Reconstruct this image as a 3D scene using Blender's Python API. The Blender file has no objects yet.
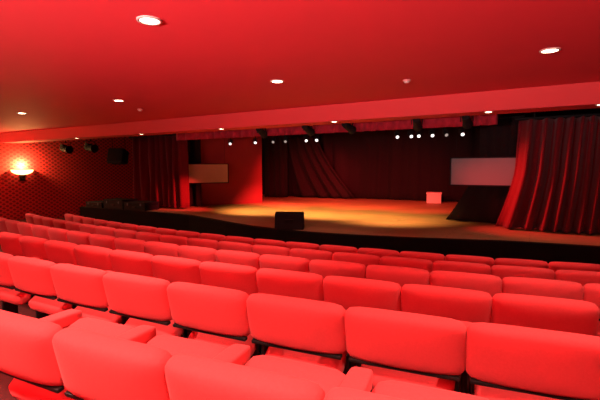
import bpy, bmesh, math, random
from mathutils import Vector, Matrix
random.seed(7)
S = bpy.context.scene
COL = S.collection
R = math.radians

# ------------------------------------------------------------------ measured layout
F_PX, YAW, PITCH, ROLL = 410.0, 0.515, 0.079, -0.004
CURV, XC, Y0, DY, D0, DD = 0.035, -3.765, 1.56, 0.824, 0.653, 0.096
PITCH_SEAT, BACK_TOP = 0.54, 0.82
WALL_L, WALL_R, REAR_Y, STAGE_BACK = -15.4, 8.0, -3.0, 14.6
ZC, ZF, BULK_Y, SOFFIT_Y = 1.165, 0.862, 7.04, 7.55
ZS, LOFT = -1.15, 3.0

def row_y(i): return Y0 + DY * i
def row_floor(i): return -(D0 + DD * i) - BACK_TOP - (.035 if i < 0 else 0)
def row_pt(t, Yi):
    r = 1 / CURV - Yi
    return XC + r * math.sin(t / r), Yi + r * (1 - math.cos(t / r)), t / r
def arc_y(x, Yi):
    r = 1 / CURV - Yi
    return Yi + r - math.sqrt(r * r - (x - XC) ** 2)
def project(x, y, z):
    u = x * math.cos(YAW) + y * math.sin(YAW)
    d = -x * math.sin(YAW) + y * math.cos(YAW)
    dd = d * math.cos(PITCH) - z * math.sin(PITCH)
    v = -(z * math.cos(PITCH) + d * math.sin(PITCH))
    return (300 + F_PX * u / dd, 200 + F_PX * v / dd, dd)

# ------------------------------------------------------------------ materials
def new_mat(name):
    m = bpy.data.materials.new(name); m.use_nodes = True
    nt = m.node_tree
    return m, nt, nt.nodes['Principled BSDF']
def mat(name, col, rough=0.6, metal=0.0, noise=None, bump=0.0, scale=40.0, sheen=0.0, spec=0.3):
    m, nt, b = new_mat(name)
    b.inputs['Base Color'].default_value = (*col, 1)
    b.inputs['Roughness'].default_value = rough
    b.inputs['Metallic'].default_value = metal
    b.inputs['Specular IOR Level'].default_value = spec
    if sheen:
        b.inputs['Sheen Weight'].default_value = sheen
        b.inputs['Sheen Tint'].default_value = (*[min(1, c + .25) for c in col], 1)
    tc = nt.nodes.new('ShaderNodeTexCoord')
    n = nt.nodes.new('ShaderNodeTexNoise'); n.inputs['Scale'].default_value = scale
    nt.links.new(tc.outputs['Object'], n.inputs['Vector'])
    if noise is not None:
        mx = nt.nodes.new('ShaderNodeMix'); mx.data_type = 'RGBA'
        mx.inputs[6].default_value = (*col, 1); mx.inputs[7].default_value = (*noise, 1)
        nt.links.new(n.outputs['Fac'], mx.inputs[0])
        nt.links.new(mx.outputs[2], b.inputs['Base Color'])
    if bump:
        bp = nt.nodes.new('ShaderNodeBump'); bp.inputs['Strength'].default_value = bump
        bp.inputs['Distance'].default_value = 0.004
        nt.links.new(n.outputs['Fac'], bp.inputs['Height'])
        nt.links.new(bp.outputs['Normal'], b.inputs['Normal'])
    return m
def emit(name, col, strength):
    m = bpy.data.materials.new(name); m.use_nodes = True
    nt = m.node_tree; nt.nodes.clear()
    e = nt.nodes.new('ShaderNodeEmission'); o = nt.nodes.new('ShaderNodeOutputMaterial')
    e.inputs[0].default_value = (*col, 1); e.inputs[1].default_value = strength
    nt.links.new(e.outputs[0], o.inputs[0]); return m

M = {}
M['fabric'] = mat('red_seat_fabric', (.76, .070, .078), .85, noise=(.68, .056, .063), bump=.25, scale=90, sheen=.25, spec=.15)
M['frame'] = mat('black_seat_metal', (.012, .010, .010), .45, .0, noise=(.02, .016, .016), scale=30)
M['ceiling'] = mat('red_ceiling_paint', (.82, .058, .076), .7, noise=(.79, .054, .072), scale=3, spec=.2)
M['fascia'] = mat('red_bulkhead_paint', (.72, .060, .064), .7, noise=(.69, .056, .060), scale=3, spec=.2)
M['carpet'] = mat('dark_red_carpet', (.10, .010, .010), .95, noise=(.06, .007, .008), bump=.5, scale=120)
M['plain_wall'] = mat('plain_red_wall_paint', (.60, .03, .03), .8, noise=(.55, .03, .03), scale=4)
M['black_paint'] = mat('black_stage_paint', (.005, .004, .004), .9, noise=(.008, .006, .006), scale=8, spec=.1)
M['velvet'] = mat('red_curtain_velvet', (.15, .010, .015), .9, noise=(.10, .007, .010), bump=.2, scale=60, sheen=.3, spec=.1)
M['valance'] = mat('red_valance_velvet', (.60, .030, .055), .9, noise=(.14, .008, .016), bump=.2, scale=9, sheen=.2, spec=.1)
M['drape'] = mat('black_drape_cloth', (.020, .010, .011), .95, noise=(.012, .006, .007), bump=.2, scale=60, spec=.1)
M['flat'] = mat('red_stage_flat', (.24, .014, .018), .7, noise=(.21, .012, .016), scale=5)
M['board'] = mat('grey_board', (.20, .19, .20), .7, noise=(.18, .17, .18), scale=4)
M['tanboard'] = mat('tan_board', (.40, .22, .15), .7, noise=(.33, .17, .12), scale=4)
M['black_metal'] = mat('black_metal', (.008, .007, .008), .75, .0, noise=(.012, .010, .011), scale=20, spec=.15)
M['grille'] = mat('dark_grille_mesh', (.012, .008, .008), .6, .3, noise=(.008, .006, .006), scale=300, bump=.4)
M['case'] = mat('black_case_laminate', (.006, .006, .009), .7, noise=(.010, .010, .014), scale=12, spec=.15)
M['steel'] = mat('dull_steel', (.10, .10, .11), .5, .6, noise=(.07, .07, .08), scale=30)
M['pale'] = mat('pale_box_paint', (.75, .55, .50), .6, noise=(.68, .48, .44), scale=8)
M['brass'] = mat('dark_bronze', (.05, .022, .012), .45, .4, noise=(.03, .014, .01), scale=30)
M['trim'] = mat('pale_light_trim', (.75, .55, .5), .4, noise=(.7, .5, .45), scale=20)
M['dim'] = mat('dim_pink_fitting', (.85, .30, .28), .5, noise=(.8, .28, .26), scale=20)
M['glow'] = emit('downlight_glow', (1, .80, .52), 14)
M['sconce_glow'] = emit('sconce_glass_glow', (1, .60, .20), 5)
M['lens'] = emit('spotlight_lens_glow', (1, .9, .85), 2.2)
M['lens_dim'] = emit('dim_spotlight_lens_glow', (1, .75, .65), .35)

def wood():
    m, nt, b = new_mat('stage_floor_boards')
    tc = nt.nodes.new('ShaderNodeTexCoord'); mp = nt.nodes.new('ShaderNodeMapping')
    br = nt.nodes.new('ShaderNodeTexBrick'); no = nt.nodes.new('ShaderNodeTexNoise')
    br.inputs['Color1'].default_value = (.50, .27, .12, 1); br.inputs['Color2'].default_value = (.43, .22, .095, 1)
    br.inputs['Mortar'].default_value = (.14, .06, .03, 1); br.inputs['Scale'].default_value = 1
    br.inputs['Mortar Size'].default_value = .004
    br.inputs['Brick Width'].default_value = 2.4; br.inputs['Row Height'].default_value = .14
    no.inputs['Scale'].default_value = 2.5
    mx = nt.nodes.new('ShaderNodeMix'); mx.data_type = 'RGBA'; mx.blend_type = 'MULTIPLY'; mx.inputs[0].default_value = .35
    nt.links.new(tc.outputs['Object'], mp.inputs[0]); nt.links.new(mp.outputs[0], br.inputs[0])
    nt.links.new(tc.outputs['Object'], no.inputs[0])
    nt.links.new(br.outputs[0], mx.inputs[6]); nt.links.new(no.outputs['Color'], mx.inputs[7])
    nt.links.new(mx.outputs[2], b.inputs['Base Color'])
    b.inputs['Roughness'].default_value = .55
    return m
M['wood'] = wood()

def lattice():
    # red wall covering with a lattice of dark diamonds
    m, nt, b = new_mat('diamond_wall_covering')
    tc = nt.nodes.new('ShaderNodeTexCoord'); sp = nt.nodes.new('ShaderNodeSeparateXYZ')
    nt.links.new(tc.outputs['Object'], sp.inputs[0])
    def mth(op, a, bb=None):
        n = nt.nodes.new('ShaderNodeMath'); n.operation = op
        for k, v in enumerate((a, bb)):
            if v is None: continue
            if isinstance(v, (int, float)): n.inputs[k].default_value = v
            else: nt.links.new(v, n.inputs[k])
        return n.outputs[0]
    y, z = sp.outputs[1], sp.outputs[2]
    ky, kz = 2 * math.pi / .21, 2 * math.pi / .14
    cy = mth('COSINE', mth('MULTIPLY', y, ky)); cz = mth('COSINE', mth('MULTIPLY', z, kz))
    s = mth('ADD', cy, cz)          # |s| large at lattice points of a diamond grid
    a = mth('ABSOLUTE', s)
    rp = nt.nodes.new('ShaderNodeValToRGB')
    rp.color_ramp.elements[0].position = .45; rp.color_ramp.elements[0].color = (.78, .040, .045, 1)
    rp.color_ramp.elements[1].position = .62; rp.color_ramp.elements[1].color = (.26, .014, .020, 1)
    nt.links.new(mth('MULTIPLY', a, .5), rp.inputs[0])
    nt.links.new(rp.outputs[0], b.inputs['Base Color'])
    b.inputs['Roughness'].default_value = .75
    return m
M['lattice'] = lattice()

# ------------------------------------------------------------------ mesh helpers
def finish(name, bm, m, parent=None, smooth=False, solid=0.0):
    bmesh.ops.recalc_face_normals(bm, faces=bm.faces[:])
    me = bpy.data.meshes.new(name); bm.to_mesh(me); bm.free()
    me.materials.append(M[m] if isinstance(m, str) else m)
    if smooth:
        for p in me.polygons: p.use_smooth = True
    o = bpy.data.objects.new(name, me); COL.objects.link(o)
    if parent: o.parent = parent
    if solid:
        md = o.modifiers.new('solid', 'SOLIDIFY'); md.thickness = solid; md.offset = 0
    return o
def tag(o, label, cat, group=None):
    o['label'] = label; o['category'] = cat
    if group: o['group'] = group
    return o
def thing(name, label, cat, loc, rz=0, group=None):
    o = bpy.data.objects.new(name, None); COL.objects.link(o)
    o.empty_display_size = .1; o.location = loc; o.rotation_euler = (0, 0, rz)
    return tag(o, label, cat, group)
def struct(name, bm, m, solid=0.0, smooth=False):
    o = finish(name, bm, m, None, smooth, solid); o['kind'] = 'structure'; return o

def add_box(bm, c, s, bev=0.0, rot=None):
    r = bmesh.ops.create_cube(bm, size=1)
    vs = r['verts']
    for v in vs: v.co = Vector((v.co.x * s[0], v.co.y * s[1], v.co.z * s[2]))
    if bev:
        es = list({e for v in vs for e in v.link_edges})
        rb = bmesh.ops.bevel(bm, geom=es, offset=bev, segments=2, profile=.5, affect='EDGES')
        vs = list({v for f in rb['faces'] for v in f.verts} | {v for v in vs if v.is_valid})
    mt = Matrix.Translation(Vector(c))
    if rot: mt = mt @ rot
    for v in vs: v.co = mt @ v.co
    return vs
def box(c, s, bev=0.0, rot=None):
    bm = bmesh.new(); add_box(bm, c, s, bev, rot); return bm
def add_cyl(bm, a, b, r1, r2=None, seg=14):
    a, b = Vector(a), Vector(b); d = b - a
    r2 = r1 if r2 is None else r2
    q = d.to_track_quat('Z', 'Y').to_matrix().to_4x4()
    bmesh.ops.create_cone(bm, cap_ends=True, segments=seg, radius1=r1, radius2=r2, depth=d.length,
                          matrix=Matrix.Translation((a + b) / 2) @ q)
def cyl(a, b, r1, r2=None, seg=14):
    bm = bmesh.new(); add_cyl(bm, a, b, r1, r2, seg); return bm
def cushion(size, n=7.0, m=3.2, cuts=7, fn=None):
    bm = bmesh.new(); bmesh.ops.create_cube(bm, size=2)
    bmesh.ops.subdivide_edges(bm, edges=bm.edges[:], cuts=cuts, use_grid_fill=True)
    for v in bm.verts:
        x, y, z = v.co
        rx = (abs(x) ** n + abs(z) ** n) ** (1 / n)
        k = 1 / ((rx ** m + abs(y) ** m) ** (1 / m))
        v.co = Vector((x * k * size[0] / 2, y * k * size[1] / 2, z * k * size[2] / 2))
        if fn: v.co = fn(v.co)
    return bm
def xform(bm, mt):
    bmesh.ops.transform(bm, matrix=mt, verts=bm.verts[:]); return bm
def quad(bm, pts):
    return bm.faces.new([bm.verts.new(p) for p in pts])

# ------------------------------------------------------------------ setting
# tiered auditorium floor (curved steps)
bm = bmesh.new()
xs = [WALL_L + (WALL_R - WALL_L) * k / 60 for k in range(61)]
edges = [lambda x: REAR_Y] + [(lambda x, i=i: arc_y(x, row_y(i) - .14)) for i in range(-1, 5)] + [lambda x: STAGE_BACK]
levels = [row_floor(i) for i in range(-2, 5)]
prof = []
for k, z in enumerate(levels): prof += [(edges[k], z), (edges[k + 1], z)]
grid = [[bm.verts.new((x, e(x), z)) for (e, z) in prof] for x in xs]
for a, b in zip(grid, grid[1:]):
    for k in range(len(prof) - 1): bm.faces.new((a[k], a[k + 1], b[k + 1], b[k]))
struct('floor', bm, 'carpet')
PIT = levels[-1]

# stage platform: thrust apron with a curved black front
ctrl = [(-11.75, 7.42), (-9.5, 7.40), (-8.0, 7.36), (-7.2, 7.27), (-6.4, 7.02), (-5.6, 6.72), (-4.8, 6.48), (-4.1, 6.36), (-3.4, 6.34),
        (-2.6, 6.42), (-1.8, 6.58), (-1.0, 6.80), (-.4, 6.97), (.3, 7.07), (1.0, 7.14), (3, 7.25), (8.0, 7.3)]
bm = bmesh.new()
front = [bm.verts.new((x, y, ZS)) for x, y in ctrl]
back = [bm.verts.new((x, STAGE_BACK, ZS)) for x, y in ctrl]
low = [bm.verts.new((x, y, ZS - .05)) for x, y in ctrl]
for k in range(len(ctrl) - 1):
    bm.faces.new((front[k], front[k + 1], back[k + 1], back[k]))
struct('stage_floor', bm, 'wood')
bm = bmesh.new()
a = [bm.verts.new((x, y - .02, ZS + .004)) for x, y in ctrl]
b = [bm.verts.new((x, y - .02, PIT)) for x, y in ctrl]
c = [bm.verts.new((x, y + .10, ZS + .004)) for x, y in ctrl]
quad(bm, [(-11.77, 7.4, ZS + .004), (-11.77, STAGE_BACK, ZS + .004), (-11.77, STAGE_BACK, PIT), (-11.77, 7.4, PIT)])
for k in range(len(ctrl) - 1):
    bm.faces.new((a[k], a[k + 1], b[k + 1], b[k])); bm.faces.new((a[k], a[k + 1], c[k + 1], c[k]))
struct('stage_front', bm, 'black_paint')

bm = bmesh.new(); quad(bm, [(WALL_L, REAR_Y, ZC), (WALL_R, REAR_Y, ZC), (WALL_R, BULK_Y, ZC), (WALL_L, BULK_Y, ZC)])
struct('ceiling', bm, 'ceiling')
# bulkhead: fascia + soffit + rear face up to the loft
bm = bmesh.new()
quad(bm, [(WALL_L, BULK_Y, ZC), (WALL_R, BULK_Y, ZC), (WALL_R, BULK_Y, ZF), (WALL_L, BULK_Y, ZF)])
quad(bm, [(WALL_L, BULK_Y, ZF), (WALL_R, BULK_Y, ZF), (WALL_R, SOFFIT_Y, ZF), (WALL_L, SOFFIT_Y, ZF)])
quad(bm, [(WALL_L, SOFFIT_Y, ZF), (WALL_R, SOFFIT_Y, ZF), (WALL_R, SOFFIT_Y, LOFT), (WALL_L, SOFFIT_Y, LOFT)])
bmesh.ops.remove_doubles(bm, verts=bm.verts[:], dist=1e-4)
o = struct('ceiling_bulkhead', bm, 'fascia')
o.data.materials.append(M['black_paint']); o.data.polygons[2].material_index = 1
bm = bmesh.new(); quad(bm, [(WALL_L, SOFFIT_Y, LOFT), (WALL_R, SOFFIT_Y, LOFT), (WALL_R, STAGE_BACK, LOFT), (WALL_L, STAGE_BACK, LOFT)])
struct('ceiling_stage', bm, 'black_paint')
ZB = -2.2
bm = bmesh.new(); quad(bm, [(WALL_L, REAR_Y, ZB), (WALL_L, STAGE_BACK, ZB), (WALL_L, STAGE_BACK, LOFT), (WALL_L, REAR_Y, LOFT)])
struct('wall_left', bm, 'lattice')
bm = bmesh.new(); quad(bm, [(WALL_R, REAR_Y, ZB), (WALL_R, STAGE_BACK, ZB), (WALL_R, STAGE_BACK, LOFT), (WALL_R, REAR_Y, LOFT)])
struct('wall_right', bm, 'plain_wall')
bm = bmesh.new(); quad(bm, [(WALL_L, REAR_Y, ZB), (WALL_R, REAR_Y, ZB), (WALL_R, REAR_Y, LOFT), (WALL_L, REAR_Y, LOFT)])
struct('wall_rear', bm, 'plain_wall')
bm = bmesh.new(); quad(bm, [(WALL_L, STAGE_BACK, ZB), (WALL_R, STAGE_BACK, ZB), (WALL_R, STAGE_BACK, LOFT), (WALL_L, STAGE_BACK, LOFT)])
struct('wall_back', bm, 'black_paint')

# ------------------------------------------------------------------ theatre seat
REC = Matrix.Rotation(R(12), 4, 'X')          # top leans to the rear (-Y)
def make_seat():
    t = thing('theatre_seat', '', 'theatre seat', (0, 0, 0))
    def bow(c):
        k = (c.x / .26) ** 2
        c.z -= .012 * k * (1 if c.z > 0 else 0)
        c.y += .016 * k
        return c
    bm = cushion((.540, .12, .265), 11, 3.4, 9, bow)
    finish('backrest', xform(bm, Matrix.Translation((0, .045, .687)) @ REC), 'fabric', t, True)
    bm = bmesh.new()
    add_box(bm, (0, .056, .551), (.50, .03, .018), .004, REC)
    finish('back_frame', bm, 'frame', t)
    # tip-up pad, resting half raised
    bm = cushion((.452, .11, .46), 8, 3.4, 7)
    finish('seat_pad', xform(bm, Matrix.Translation((0, .305, .505)) @ Matrix.Rotation(R(-63), 4, 'X')), 'fabric', t, True)
    bm = bmesh.new()
    add_box(bm, (0, .22, .375), (.50, .035, .035), .006)
    add_box(bm, (-.08, .17, .40), (.045, .10, .07), .008)
    for s in (-1, 1): add_box(bm, (s * .238, .24, .43), (.016, .11, .14), .006)
    finish('seat_hinge', bm, 'frame', t)
    bm = cushion((.092, .42, .065), 8, 8.0, 6)
    finish('armrest', xform(bm, Matrix.Translation((-.27, .305, .622))), 'fabric', t, True)
    bm = bmesh.new()
    add_box(bm, (-.27, .26, .30), (.028, .12, .57), .006)
    add_box(bm, (-.27, .31, .582), (.05, .34, .02), .004)
    add_box(bm, (-.27, .26, .012), (.07, .26, .024), .005)
    add_box(bm, (-.305, .46, .585), (.045, .06, .045), .006)
    add_box(bm, (-.235, .42, .57), (.045, .06, .045), .006)
    finish('stanchion', bm, 'frame', t)
    return t
def dup(root):
    r = root.copy(); COL.objects.link(r)
    for ch in root.children:
        c = ch.copy(); COL.objects.link(c); c.parent = r
    return r
ORD = ['first', 'second', 'third', 'fourth', 'fifth', 'sixth', 'seventh', 'eighth', 'ninth', 'tenth', 'eleventh', 'twelfth', 'thirteenth',
       'fourteenth', 'fifteenth', 'sixteenth', 'seventeenth', 'eighteenth', 'nineteenth', 'twentieth', 'twenty-first', 'twenty-second', 'twenty-third', 'twenty-fourth']
ROWS = [(4, .371, 'front row before the stage'), (3, .417, 'second row from the stage'), (2, .679, 'third row from the stage'),
        (1, .664, 'fourth row from the stage'), (0, .591, 'second nearest row'), (-1, .11, 'nearest row at the bottom')]
proto = make_seat(); used = False
for i, frac, desc in ROWS:
    seats = []
    for n in range(-13, 14):
        t = (n + frac + .5) * PITCH_SEAT
        if t < -5.85: continue
        x, y, a = row_pt(t, row_y(i))
        zt = -(D0 + DD * i)
        seen = False
        for s in (-.25, 0, .25):
            for zz in (zt - .02, zt - .2):
                px, py, d = project(x + s * math.cos(a), y + s * math.sin(a), zz)
                if d > .2 and -3 < px < 603 and py < 400: seen = True
        if seen: seats.append((x, y, a))
    for k, (x, y, a) in enumerate(seats):
        o = dup(proto) if used else proto
        used = True
        o.location = (x, y, row_floor(i)); o.rotation_euler = (0, 0, a)
        if k == 0: w = 'the leftmost in view'
        elif k == len(seats) - 1: w = 'the rightmost in view'
        else: w = ORD[k] + ' from the left'
        tag(o, 'red padded theatre seat in the %s, %s' % (desc, w), 'theatre seat', 'red theatre seats in the ' + desc)

# ------------------------------------------------------------------ lamps
def lamp(name, kind, loc, power, col, parent=None, size=.1, aim=None, angle=120, blend=.8):
    l = bpy.data.lights.new(name, kind); l.energy = power; l.color = col
    if kind in ('POINT', 'SPOT'): l.shadow_soft_size = size
    if kind == 'SPOT': l.spot_size = R(angle); l.spot_blend = blend
    o = bpy.data.objects.new(name, l); COL.objects.link(o)
    o.location = loc
    if aim is not None:
        o.rotation_euler = (Vector(aim) - Vector(loc)).to_track_quat('-Z', 'Y').to_euler()
    if parent:
        o.parent = parent; o.location = Vector(loc) - Vector(parent.location)
    return o
WARM = (1, .70, .54)
def ring(r0, r1, z0, z1, seg=28):
    bm = bmesh.new(); L = []
    for k in range(seg):
        a = 2 * math.pi * k / seg; c, s = math.cos(a), math.sin(a)
        L.append([bm.verts.new((r * c, r * s, z)) for r, z in ((r0, z0), (r0, z1), (r1 * .97, z1), (r1, z0))])
    for k in range(seg):
        p, q = L[k], L[(k + 1) % seg]
        for j in range(3): bm.faces.new((p[j], p[j + 1], q[j + 1], q[j]))
    return bm
def downlight(x, y, z, rad, label, group, power, angle=104):
    t = thing('ceiling_downlight', label, 'ceiling light', (x, y, z), 0, group)
    finish('trim_ring', ring(rad * .86, rad * 1.12, 0, -.012), 'trim', t, True)
    bm = bmesh.new(); bmesh.ops.create_uvsphere(bm, u_segments=20, v_segments=8, radius=rad * .88)
    for v in bm.verts: v.co.z = -.004 + .10 * min(v.co.z, 0)
    finish('glowing_lens', bm, 'glow', t, True)
    lamp('downlight_or_fill', 'SPOT', (x, y, z - .04), power, WARM, t, .06, (x, y, z - 1), angle, .9)
    return t
P1, P2 = 230, 14
downlight(-2.67, 2.32, ZC, .088, 'largest bright recessed downlight at the upper left of the red ceiling', 'ceiling downlights', P1 * .9)
for x, y, lab in ((-9.37, 4.72, 'recessed downlight at the far left of the ceiling above the wall sconce'),
                  (-6.23, 4.70, 'recessed downlight in the left part of the ceiling, second from the left wall'),
                  (-3.04, 4.76, 'small bright recessed downlight near the middle of the red ceiling'),
                  (.11, 4.91, 'bright recessed downlight at the upper right of the red ceiling')):
    downlight(x, y, ZC, .085, lab, 'ceiling downlights', P1 * .26)
for x, lab in ((-11.30, 'leftmost dim downlight under the bulkhead, above the black wall spotlights'), (-8.62, 'downlight under the bulkhead above the left stage curtain'),
               (-6.02, 'downlight under the bulkhead above the left hanging board'),
               (-3.28, 'downlight under the bulkhead at the middle of the stage'),
               (-.63, 'downlight under the bulkhead left of the right curtain'),
               (.80, 'downlight under the bulkhead at the far right edge')):
    downlight(x, 7.12, ZF, .062, lab, 'downlights under the bulkhead', P2, 84)
for x, y, lab in ((-1.51, 5.59, 'small unlit round ceiling fitting right of the middle of the ceiling'),
                  (-6.79, 5.60, 'small unlit round ceiling fitting near the left ceiling downlights')):
    t = thing('smoke_detector', lab, 'smoke detector', (x, y, ZC), 0, 'small ceiling fittings')
    bm = bmesh.new(); add_cyl(bm, (0, 0, -.018), (0, 0, 0), .05, .055, 20); finish('base_plate', bm, 'dim', t)
    bm = bmesh.new(); add_cyl(bm, (0, 0, -.04), (0, 0, -.018), .028, .04, 20); finish('sensor_cap', bm, 'trim', t)

# unseen lamps added for brightness: ceiling downspots, then upward spots near the rear wall
for x, y, k, an in ((-5.85, 2.32, .45, 104), (-9.0, 2.32, .35, 104), (.5, 2.32, .55, 104), (3.4, 2.32, .4, 104), (3.3, 4.8, .25, 104),
                    (-5.8, -.12, .15, 118), (-4.2, -.12, .34, 118), (-2.67, -.12, .68, 118), (-1.1, -.12, .88, 118), (.5, -.12, .52, 118)):
    lamp('downlight_or_fill', 'SPOT', (x, y, ZC - .04), P1 * k, WARM, None, .06, (x, y, 0), an, .6)
for x, p in ((-5.2, 950), (-1.8, 2350), (1.2, 850)):
    lamp('rear_fill_up', 'SPOT', (x, -2.5, .1), p, (1, .62, .60), None, .15, (x, -1.35, 1.165), 108, 1.0)  # added fill from behind the camera, brightens ceiling and fascia

# wall sconce on the left wall
sx, sy, sz = WALL_L, 7.65, -.13
t = thing('wall_sconce', 'glowing half-bowl wall sconce on the patterned left wall', 'wall lamp', (sx, sy, sz))
bm = bmesh.new(); N = 20
prof = [(.06, -.10), (.22, -.06), (.33, .02), (.36, .11), (.33, .11), (.30, .03), (.20, -.03), (.0, -.05)]
L = []
for k in range(N + 1):
    a = -math.pi / 2 + math.pi * k / N
    L.append([bm.verts.new((.02 + .55 * r * math.cos(a), 1.0 * r * math.sin(a), z * .8)) for r, z in prof])
for p, q in zip(L, L[1:]):
    for j in range(len(prof) - 1): bm.faces.new((p[j], p[j + 1], q[j + 1], q[j]))
bmesh.ops.remove_doubles(bm, verts=bm.verts[:], dist=1e-4)
finish('glass_bowl', bm, 'sconce_glow', t, True)
bm = bmesh.new(); add_box(bm, (.015, 0, -.12), (.03, .18, .34), .008); finish('back_plate', bm, 'brass', t)
bm = bmesh.new(); add_cyl(bm, (.07, 0, -.20), (.07, 0, -.09), .03, .10, 16); add_cyl(bm, (.07, 0, -.26), (.07, 0, -.20), .02, .035, 12)
finish('finial', bm, 'brass', t, True)
lamp('sconce_or_fill', 'POINT', (sx + .16, sy, sz + .24), 125, (1, .55, .17), t, .08)
lamp('sconce_or_fill', 'POINT', (sx + .3, 3.6, sz + .3), 240, (1, .55, .25), None, .08)  # added fill for the left wall, no second sconce stands here

# ------------------------------------------------------------------ curtains and cloths
def folds(name, m, pts, z0, z1, amp, wl, seed, flare=None, parent=None, solid=.012, nz=10, thick_top=1.0):
    """hanging cloth along the polyline pts ((x,y) list), folded; flare(u,v) -> (dx,dy) with v 0 at the top"""
    rnd = random.Random(seed)
    P = [Vector((x, y)) for x, y in pts]
    seg = [(b - a).length for a, b in zip(P, P[1:])]; T = sum(seg)
    n = max(8, int(T / wl * 9))
    ph = 0; bm = bmesh.new(); cols = []
    step = T / n
    amps = [rnd.uniform(.6, 1.25) for _ in range(n + 2)]
    w = 0
    for k in range(n + 1):
        s = k * step; d = s; j = 0
        while j < len(seg) - 1 and d > seg[j]: d -= seg[j]; j += 1
        p = P[j].lerp(P[j + 1], min(1, d / seg[j])); tg = (P[j + 1] - P[j]).normalized(); nr = Vector((-tg.y, tg.x))
        w += step / wl * 2 * math.pi * (1 + .35 * math.sin(s * 3.1 + seed))
        am = amp * (.75 + .35 * math.sin(s * 2.3 + seed * 1.7))
        col = []
        for v in range(nz + 1):
            f = v / nz
            q = p + nr * (am * (thick_top + (1 - thick_top) * f) * math.sin(w + .5 * math.sin(f * 3 + s)) + .25 * am * math.sin(2.3 * w + f))
            dx, dy = flare(s / T, f) if flare else (0, 0)
            col.append(bm.verts.new((q.x + dx, q.y + dy, z1 + (z0 - z1) * f)))
        cols.append(col)
    for a, b in zip(cols, cols[1:]):
        for v in range(nz): bm.faces.new((a[v], b[v], b[v + 1], a[v + 1]))
    return finish(name, bm, m, parent, True, solid)

t = thing('stage_curtain', 'gathered red velvet curtain at the left side of the stage', 'curtain', (-9.5, 8.35, ZS), 0, 'red stage curtains')
o = folds('curtain_cloth', 'velvet', [(-.95, -.1), (1.10, .05)], .03, 2.0 + 0.05, .16, .25, 3, None, t)
bm = bmesh.new(); add_cyl(bm, (-1.15, 0, 2.07), (1.15, 0, 2.07), .025); finish('curtain_rail', bm, 'black_metal', t)
for s in (-1.1, 1.1): finish('rail_hanger', cyl((s, 0, 2.07), (s, 0, LOFT - ZS), .012), 'black_metal', t)

t = thing('stage_curtain', 'wide red velvet curtain at the right side of the stage', 'curtain', (.0, 8.3, ZS), 0, 'red stage curtains')
def fl(u, f): return (-.10 * f - .24 * (1 - u) ** 3 * max(0, (f - .45) / .55) ** 1.3, .1 * (1 - u) ** 2 * f)
o = folds('curtain_cloth', 'velvet', [(-.24, .05), (1.0, 0), (2.6, -.1)], .03, 1.97, .14, .20, 11, fl, t, nz=16)
bm = bmesh.new(); add_cyl(bm, (-.3, 0, 1.99), (2.7, -.05, 1.99), .025); finish('curtain_rail', bm, 'black_metal', t)
for s in (0, 2.6): finish('rail_hanger', cyl((s, -.02, 1.99), (s, -.02, LOFT - ZS), .012), 'black_metal', t)

t = thing('stage_valance', 'short pleated red valance hanging across the top of the stage', 'valance', (-4.4, 7.85, .72))
folds('valance_cloth', 'valance', [(-3.8, 0), (3.85, 0)], 0, .55, .05, .26, 9, None, t, nz=4)
bm = bmesh.new(); add_cyl(bm, (-3.9, 0, .57), (3.95, 0, .57), .02); finish('valance_rail', bm, 'black_metal', t)
for s in (-3.7, 0, 3.7): finish('rail_hanger', cyl((s, 0, .57), (s, 0, LOFT - .72), .01), 'black_metal', t)

def drape(label, loc, pts, h, amp, wl, seed, flare=None, group=None, name='black_drape', m='drape'):
    t = thing(name, label, 'drape', loc, 0, group)
    folds('drape_cloth', m, pts, .02, h, amp, wl, seed, flare, t, nz=14)
    xa, xb = pts[0], pts[-1]
    finish('batten', cyl((xa[0], xa[1], h + .02), (xb[0], xb[1], h + .02), .02), 'black_metal', t)
    for p in (xa, xb): finish('batten_hanger', cyl((p[0], p[1], h + .02), (p[0], p[1], LOFT - loc[2]), .01), 'black_metal', t)
    return t
drape('wide black backdrop curtain across the back of the stage', (-5.5, 14.15, ZS), [(-3.4, 0), (5.5, .05)], 3.6, .06, .55, 2)
def fb(u, f): return (-.62 * (1 - u) ** 1.2 * max(0, (f - .35) / .65) ** 1.5, -.06 * f)
drape('black cloth flaring out at its foot below the right grey board', (-.67, 9.12, ZS), [(-.30, .10), (.50, -.02)], 2.1, .028, .22, 6, fb)
drape('narrow dark drape below the tan board beside the left curtain', (-8.55, 9.0, ZS), [(-.75, -.25), (.05, .1)], 2.3, .05, .22, 8, None)
drape('tall black drape edge at the left of the backdrop', (-8.9, 13.2, ZS), [(-.15, 0), (.75, .25)], 3.3, .04, .3, 12, None)
# swagged part of the backdrop, pulled aside on the left
t = thing('swag_drape', 'dark red-lit cloth gathered diagonally at the left of the backdrop', 'drape', (-8.0, 13.7, ZS))
def fs(u, f): return (1.1 * (f ** 1.4) * (.4 + u), 0)
folds('swag_cloth', 'drape', [(-.5, 0), (1.0, 0)], .05, 2.35, .09, .32, 4, fs, t, nz=14)
finish('batten', cyl((-.6, 0, 2.37), (1.1, 0, 2.37), .02), 'black_metal', t)
for s in (-.5, 1): finish('batten_hanger', cyl((s, 0, 2.37), (s, 0, LOFT - ZS), .01), 'black_metal', t)

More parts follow.
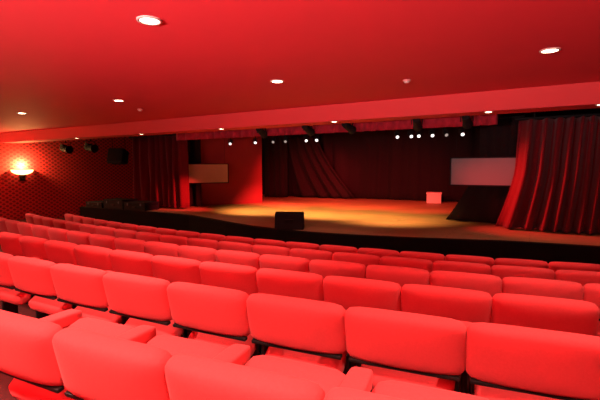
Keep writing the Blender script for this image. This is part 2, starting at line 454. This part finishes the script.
# red side flat on the left of the stage
t = thing('stage_flat', 'tall red side flat lit brightest at its lower right corner', 'stage flat', (-8.25, 10.2, ZS))
d = Vector((.85, 1.45, 0)); ang = math.atan2(d.y, d.x)
rot = Matrix.Rotation(ang, 4, 'Z')
finish('flat_face', xform(box((0, 0, 1.45), (2.1, .03, 2.9), .004), rot), 'flat', t)
bm = bmesh.new()
for s in (-1, 0, 1): add_box(bm, (s * 1.0, .045, 1.45), (.07, .05, 2.88), .004)
for z in (.06, 1.45, 2.84): add_box(bm, (0, .045, z), (2.05, .05, .07), .004)
finish('timber_frame', xform(bm, rot), 'black_paint', t)

# hanging boards
def hboard(label, a, b, z0, z1, m):
    a, b = Vector((*a, 0)), Vector((*b, 0)); c = (a + b) / 2; dv = b - a
    t = thing('hanging_board', label, 'board', (c.x, c.y, z0), 0)
    rt = Matrix.Rotation(math.atan2(dv.y, dv.x), 4, 'Z'); w, h = dv.length, z1 - z0
    finish('panel', xform(box((0, 0, h / 2), (w, .03, h), .004), rt), m, t)
    bm = bmesh.new()
    for s in (-1, 1): add_box(bm, (s * (w / 2 - .01), -.012, h / 2), (.025, .03, h + .01), .003)
    for z in (.005, h - .005): add_box(bm, (0, -.012, z), (w + .01, .03, .025), .003)
    finish('edge_frame', xform(bm, rt), 'black_metal', t)
    for s in (-1, 1):
        finish('suspension_wire', xform(cyl((s * w * .42, .01, h), (s * w * .42, .01, LOFT - z0), .004, None, 6), rt), 'black_metal', t)
hboard('tan rectangular board hanging beside the left stage curtain', (-8.62, 8.62), (-7.88, 9.6), -.445, .12, 'tanboard')
hboard('grey rectangular board hanging beside the right stage curtain', (-1.46, 8.78), (-.06, 8.74), -.372, .186, 'board')

# ------------------------------------------------------------------ stage lighting
def spotlight(label, loc, lit, yaw, tilt, bar_dz, group, sc=1.0):
    t = thing('stage_spotlight', label, 'stage light', loc, 0, group)
    rt = Matrix.Rotation(yaw, 4, 'Z') @ Matrix.Rotation(tilt, 4, 'X')     # -Y is forward before tilt
    bm = bmesh.new()
    add_cyl(bm, (0, .16 * sc, 0), (0, -.10 * sc, 0), .065 * sc, .075 * sc, 16)
    add_cyl(bm, (0, -.10 * sc, 0), (0, -.16 * sc, 0), .075 * sc, .09 * sc, 16)
    add_box(bm, (0, .10 * sc, .05 * sc), (.10 * sc, .12 * sc, .06 * sc), .008)
    finish('lamp_body', xform(bm, rt), 'black_metal', t)
    bm = bmesh.new(); bmesh.ops.create_uvsphere(bm, u_segments=14, v_segments=6, radius=.07 * sc)
    for v in bm.verts: v.co = Vector((v.co.x, -.155 * sc + .15 * min(v.co.y, 0) - .008, v.co.z))
    finish('lens', xform(bm, rt), lit or 'grille', t, True)
    bm = bmesh.new()
    r2 = Matrix.Rotation(yaw, 4, 'Z')
    for s in (-1, 1): add_box(bm, (s * .10 * sc, 0, .06 * sc), (.012, .03, .16 * sc))
    add_box(bm, (0, 0, .14 * sc), (.21 * sc, .03, .012)); xform(bm, r2)
    finish('yoke', bm, 'black_metal', t)
    bm = bmesh.new(); add_cyl(bm, (0, 0, .14 * sc), (0, 0, bar_dz), .014); add_box(bm, (0, 0, bar_dz), (.05, .06, .05), .006)
    finish('clamp', bm, 'black_metal', t)
    return t
BAR_Y, BAR_Z = 8.2, .86
t = thing('lighting_bar', 'black lighting bar across the stage carrying the lit spotlights', 'lighting bar', (-3.9, BAR_Y, BAR_Z))
finish('pipe', cyl((-3.6, 0, 0), (3.3, 0, 0), .025), 'black_metal', t)
for s in (-3.3, -1.1, 1.1, 3.0): finish('drop_rod', cyl((s, 0, 0), (s, 0, LOFT - BAR_Z), .012), 'black_metal', t)
litx = [(-6.64, 'first'), (-5.88, 'second'), (-5.35, 'third'), (-5.02, 'fourth'), (-4.48, 'fifth'), (-4.20, 'sixth'),
        (-2.40, 'seventh'), (-2.13, 'eighth'), (-1.97, 'ninth'), (-1.72, 'tenth'), (-1.47, 'eleventh'), (-1.17, 'twelfth')]
for k, (x, w) in enumerate(litx):
    spotlight('small lit stage spotlight on the lighting bar, %s from the left' % w, (x, BAR_Y, .64), 'lens_dim' if k in (2, 3, 10) else 'lens',
              R(28 + 8 * math.sin(k * 2.1)), R(32), BAR_Z - .64, 'lit spotlights on the bar', .46)
t = thing('lighting_bar', 'black lighting bar just behind the bulkhead carrying unlit spotlights', 'lighting bar', (-3.6, 7.66, 1.05))
finish('pipe', cyl((-3.6, 0, 0), (3.4, 0, 0), .025), 'black_metal', t)
for s in (-3.3, 0, 3.2): finish('drop_rod', cyl((s, 0, 0), (s, 0, LOFT - 1.05), .012), 'black_metal', t)
for px, x, lab in ((265, -5.32, 'unlit black spotlight before the valance, leftmost of its five'), (311, -4.14, 'unlit black spotlight before the valance, second from the left'),
                   (350, -3.22, 'unlit black spotlight before the valance, the middle one'), (417, -1.87, 'unlit black spotlight before the valance, fourth from the left'),
                   (465, -1.02, 'unlit black spotlight before the valance, nearest the right curtain')):
    spotlight(lab, (x, 7.66, .80), False, R(180 + 10 * math.sin(px)), R(20), .25, 'unlit spotlights before the valance', 1.0)
# spotlights hung at the left
for (x, y, z, sc, lab) in ((-13.75, 8.25, .66, 1.5, 'black unlit spotlight hanging high by the left wall, nearest the sconce'),
                           (-12.4, 8.25, .66, 1.5, 'black unlit spotlight hanging high by the left wall, second from the sconce')):
    spotlight(lab, (x, y, z), False, R(85), R(8), LOFT - z - .02, 'spotlights by the left wall', sc)
t = thing('hanging_loudspeaker', 'large black loudspeaker hanging high left of the left stage curtain', 'loudspeaker', (-11.0, 8.2, .12), R(25))
finish('cabinet', box((0, 0, .24), (.50, .36, .42), .03, Matrix.Rotation(R(-18), 4, 'X')), 'black_metal', t)
finish('grille', box((0, -.18, .185), (.44, .02, .34), .005, Matrix.Rotation(R(-18), 4, 'X')), 'grille', t)
bm = bmesh.new()
for s in (-.2, .2): add_cyl(bm, (s, .05, .40), (s, .05, LOFT - .12), .008)
finish('hanging_rods', bm, 'black_metal', t)

# ------------------------------------------------------------------ things on the stage
t = thing('floor_monitor', 'black wedge floor monitor at the front edge of the stage', 'stage monitor', (-3.97, 6.62, ZS), R(27))
bm = bmesh.new()
W, prof = .54, [(-.20, 0), (.20, 0), (.22, .08), (.02, .32), (-.14, .29)]
A = [bm.verts.new((-W / 2, y, z)) for y, z in prof]; B = [bm.verts.new((W / 2, y, z)) for y, z in prof]
bm.faces.new(A[::-1]); bm.faces.new(B)
for k in range(5): bm.faces.new((A[k], A[(k + 1) % 5], B[(k + 1) % 5], B[k]))
bmesh.ops.bevel(bm, geom=bm.edges[:], offset=.01, segments=2, affect='EDGES')
finish('cabinet', bm, 'black_metal', t)
sl = math.atan2(.27, -.20)
finish('grille', box((0, .126, .205), (.48, .26, .015), .004, Matrix.Rotation(math.atan2(-.24, .20), 4, 'X')), 'grille', t)
finish('rear_handle', box((0, -.178, .17), (.16, .02, .05), .006, Matrix.Rotation(R(8), 4, 'X')), 'grille', t)

t = thing('storage_box', 'small pale box standing at the right end of the black backdrop', 'box', (-2.72, 13.55, ZS), R(10))
finish('body', box((0, 0, .15), (.44, .36, .30), .012), 'pale', t)
finish('lid', box((0, 0, .32), (.47, .39, .05), .01), 'pale', t)
for s in (-1, 1): finish('handle', box((s * .226, 0, .22), (.02, .12, .03), .005), 'steel', t)

for k, (x, y, w, h, lab) in enumerate(((-11.2, 7.72, .85, .16, 'low black equipment case at the far left of the stage, the smallest of three'),
                                       (-10.3, 7.70, .85, .27, 'black equipment case at the left of the stage, the middle of three'),
                                       (-9.42, 7.70, .80, .23, 'black equipment case in front of the left stage curtain'))):
    t = thing('equipment_case', lab, 'equipment case', (x, y, ZS), R(4 * (k - 1)), 'equipment cases at the left of the stage')
    finish('body', box((0, 0, h * .35), (w, .5, h * .7), .012), 'case', t)
    finish('lid', box((0, 0, h * .85), (w + .01, .51, h * .29), .012), 'case', t)
    for s in (-1, 1): finish('latch', box((s * w * .3, -.26, h * .7), (.05, .015, .06), .004), 'steel', t)
    finish('handle', box((0, -.265, h * .4), (.14, .03, .025), .006), 'grille', t)

# ------------------------------------------------------------------ stage lamps (yellow at the bar's spotlights; red spots added without fixtures)
YEL, RED = (1, .52, .16), (1, .05, .05)
for x, tx, ty, p in ((-6.4, -6.2, 9.2, 520), (-4.6, -4.4, 9.3, 520), (-2.6, -2.7, 8.9, 330)):
    lamp('stage_beam', 'SPOT', (x, BAR_Y, .5), p, YEL, None, .06, (tx, ty, ZS), 100, 1.0)
for x, tx, ty, p in ((-5.9, -6.8, 12.7, 800), (-4.2, -4.6, 12.7, 800), (-2.1, -3.0, 12.5, 600)):
    lamp('stage_beam_red', 'SPOT', (x, 9.2, .9), p, RED, None, .06, (tx, ty, ZS), 75, .9)
lamp('stage_beam_red', 'SPOT', (-3.2, 9.0, .6), 2800, RED, None, .06, (-7.75, 11.05, -1.5), 24, 1)
lamp('stage_beam_red', 'SPOT', (-3.4, 7.7, .5), 1300, RED, None, .06, (-.25, 8.25, -.5), 38, 1)
lamp('stage_beam_red', 'SPOT', (-4.6, 8.1, .55), 2200, RED, None, .06, (-8.4, 8.4, -.9), 22, 1)
lamp('stage_beam_red', 'SPOT', (-3.6, 11.2, .7), 900, RED, None, .06, (-6.9, 13.9, -.4), 40, 1)

# ------------------------------------------------------------------ world, camera, view
w = bpy.data.worlds.new('dark'); S.world = w; w.use_nodes = True
w.node_tree.nodes['Background'].inputs[0].default_value = (0, 0, 0, 1)
cam = bpy.data.cameras.new('camera'); co = bpy.data.objects.new('camera', cam); COL.objects.link(co)
cam.sensor_fit = 'HORIZONTAL'; cam.sensor_width = 36; cam.lens = 36 * F_PX / 600; cam.clip_start = .02
fwd = Vector((-math.sin(YAW) * math.cos(PITCH), math.cos(YAW) * math.cos(PITCH), -math.sin(PITCH)))
right = Vector((math.cos(YAW), math.sin(YAW), 0)); up = right.cross(fwd)
mw = Matrix((right, up, -fwd)).transposed().to_4x4()
co.matrix_world = mw @ Matrix.Rotation(-ROLL * -1, 4, 'Z')
S.camera = co
S.view_settings.view_transform = 'Standard'; S.view_settings.look = 'None'
S.view_settings.gamma = 1; S.view_settings.use_curve_mapping = False
S.view_settings.exposure = 0.3
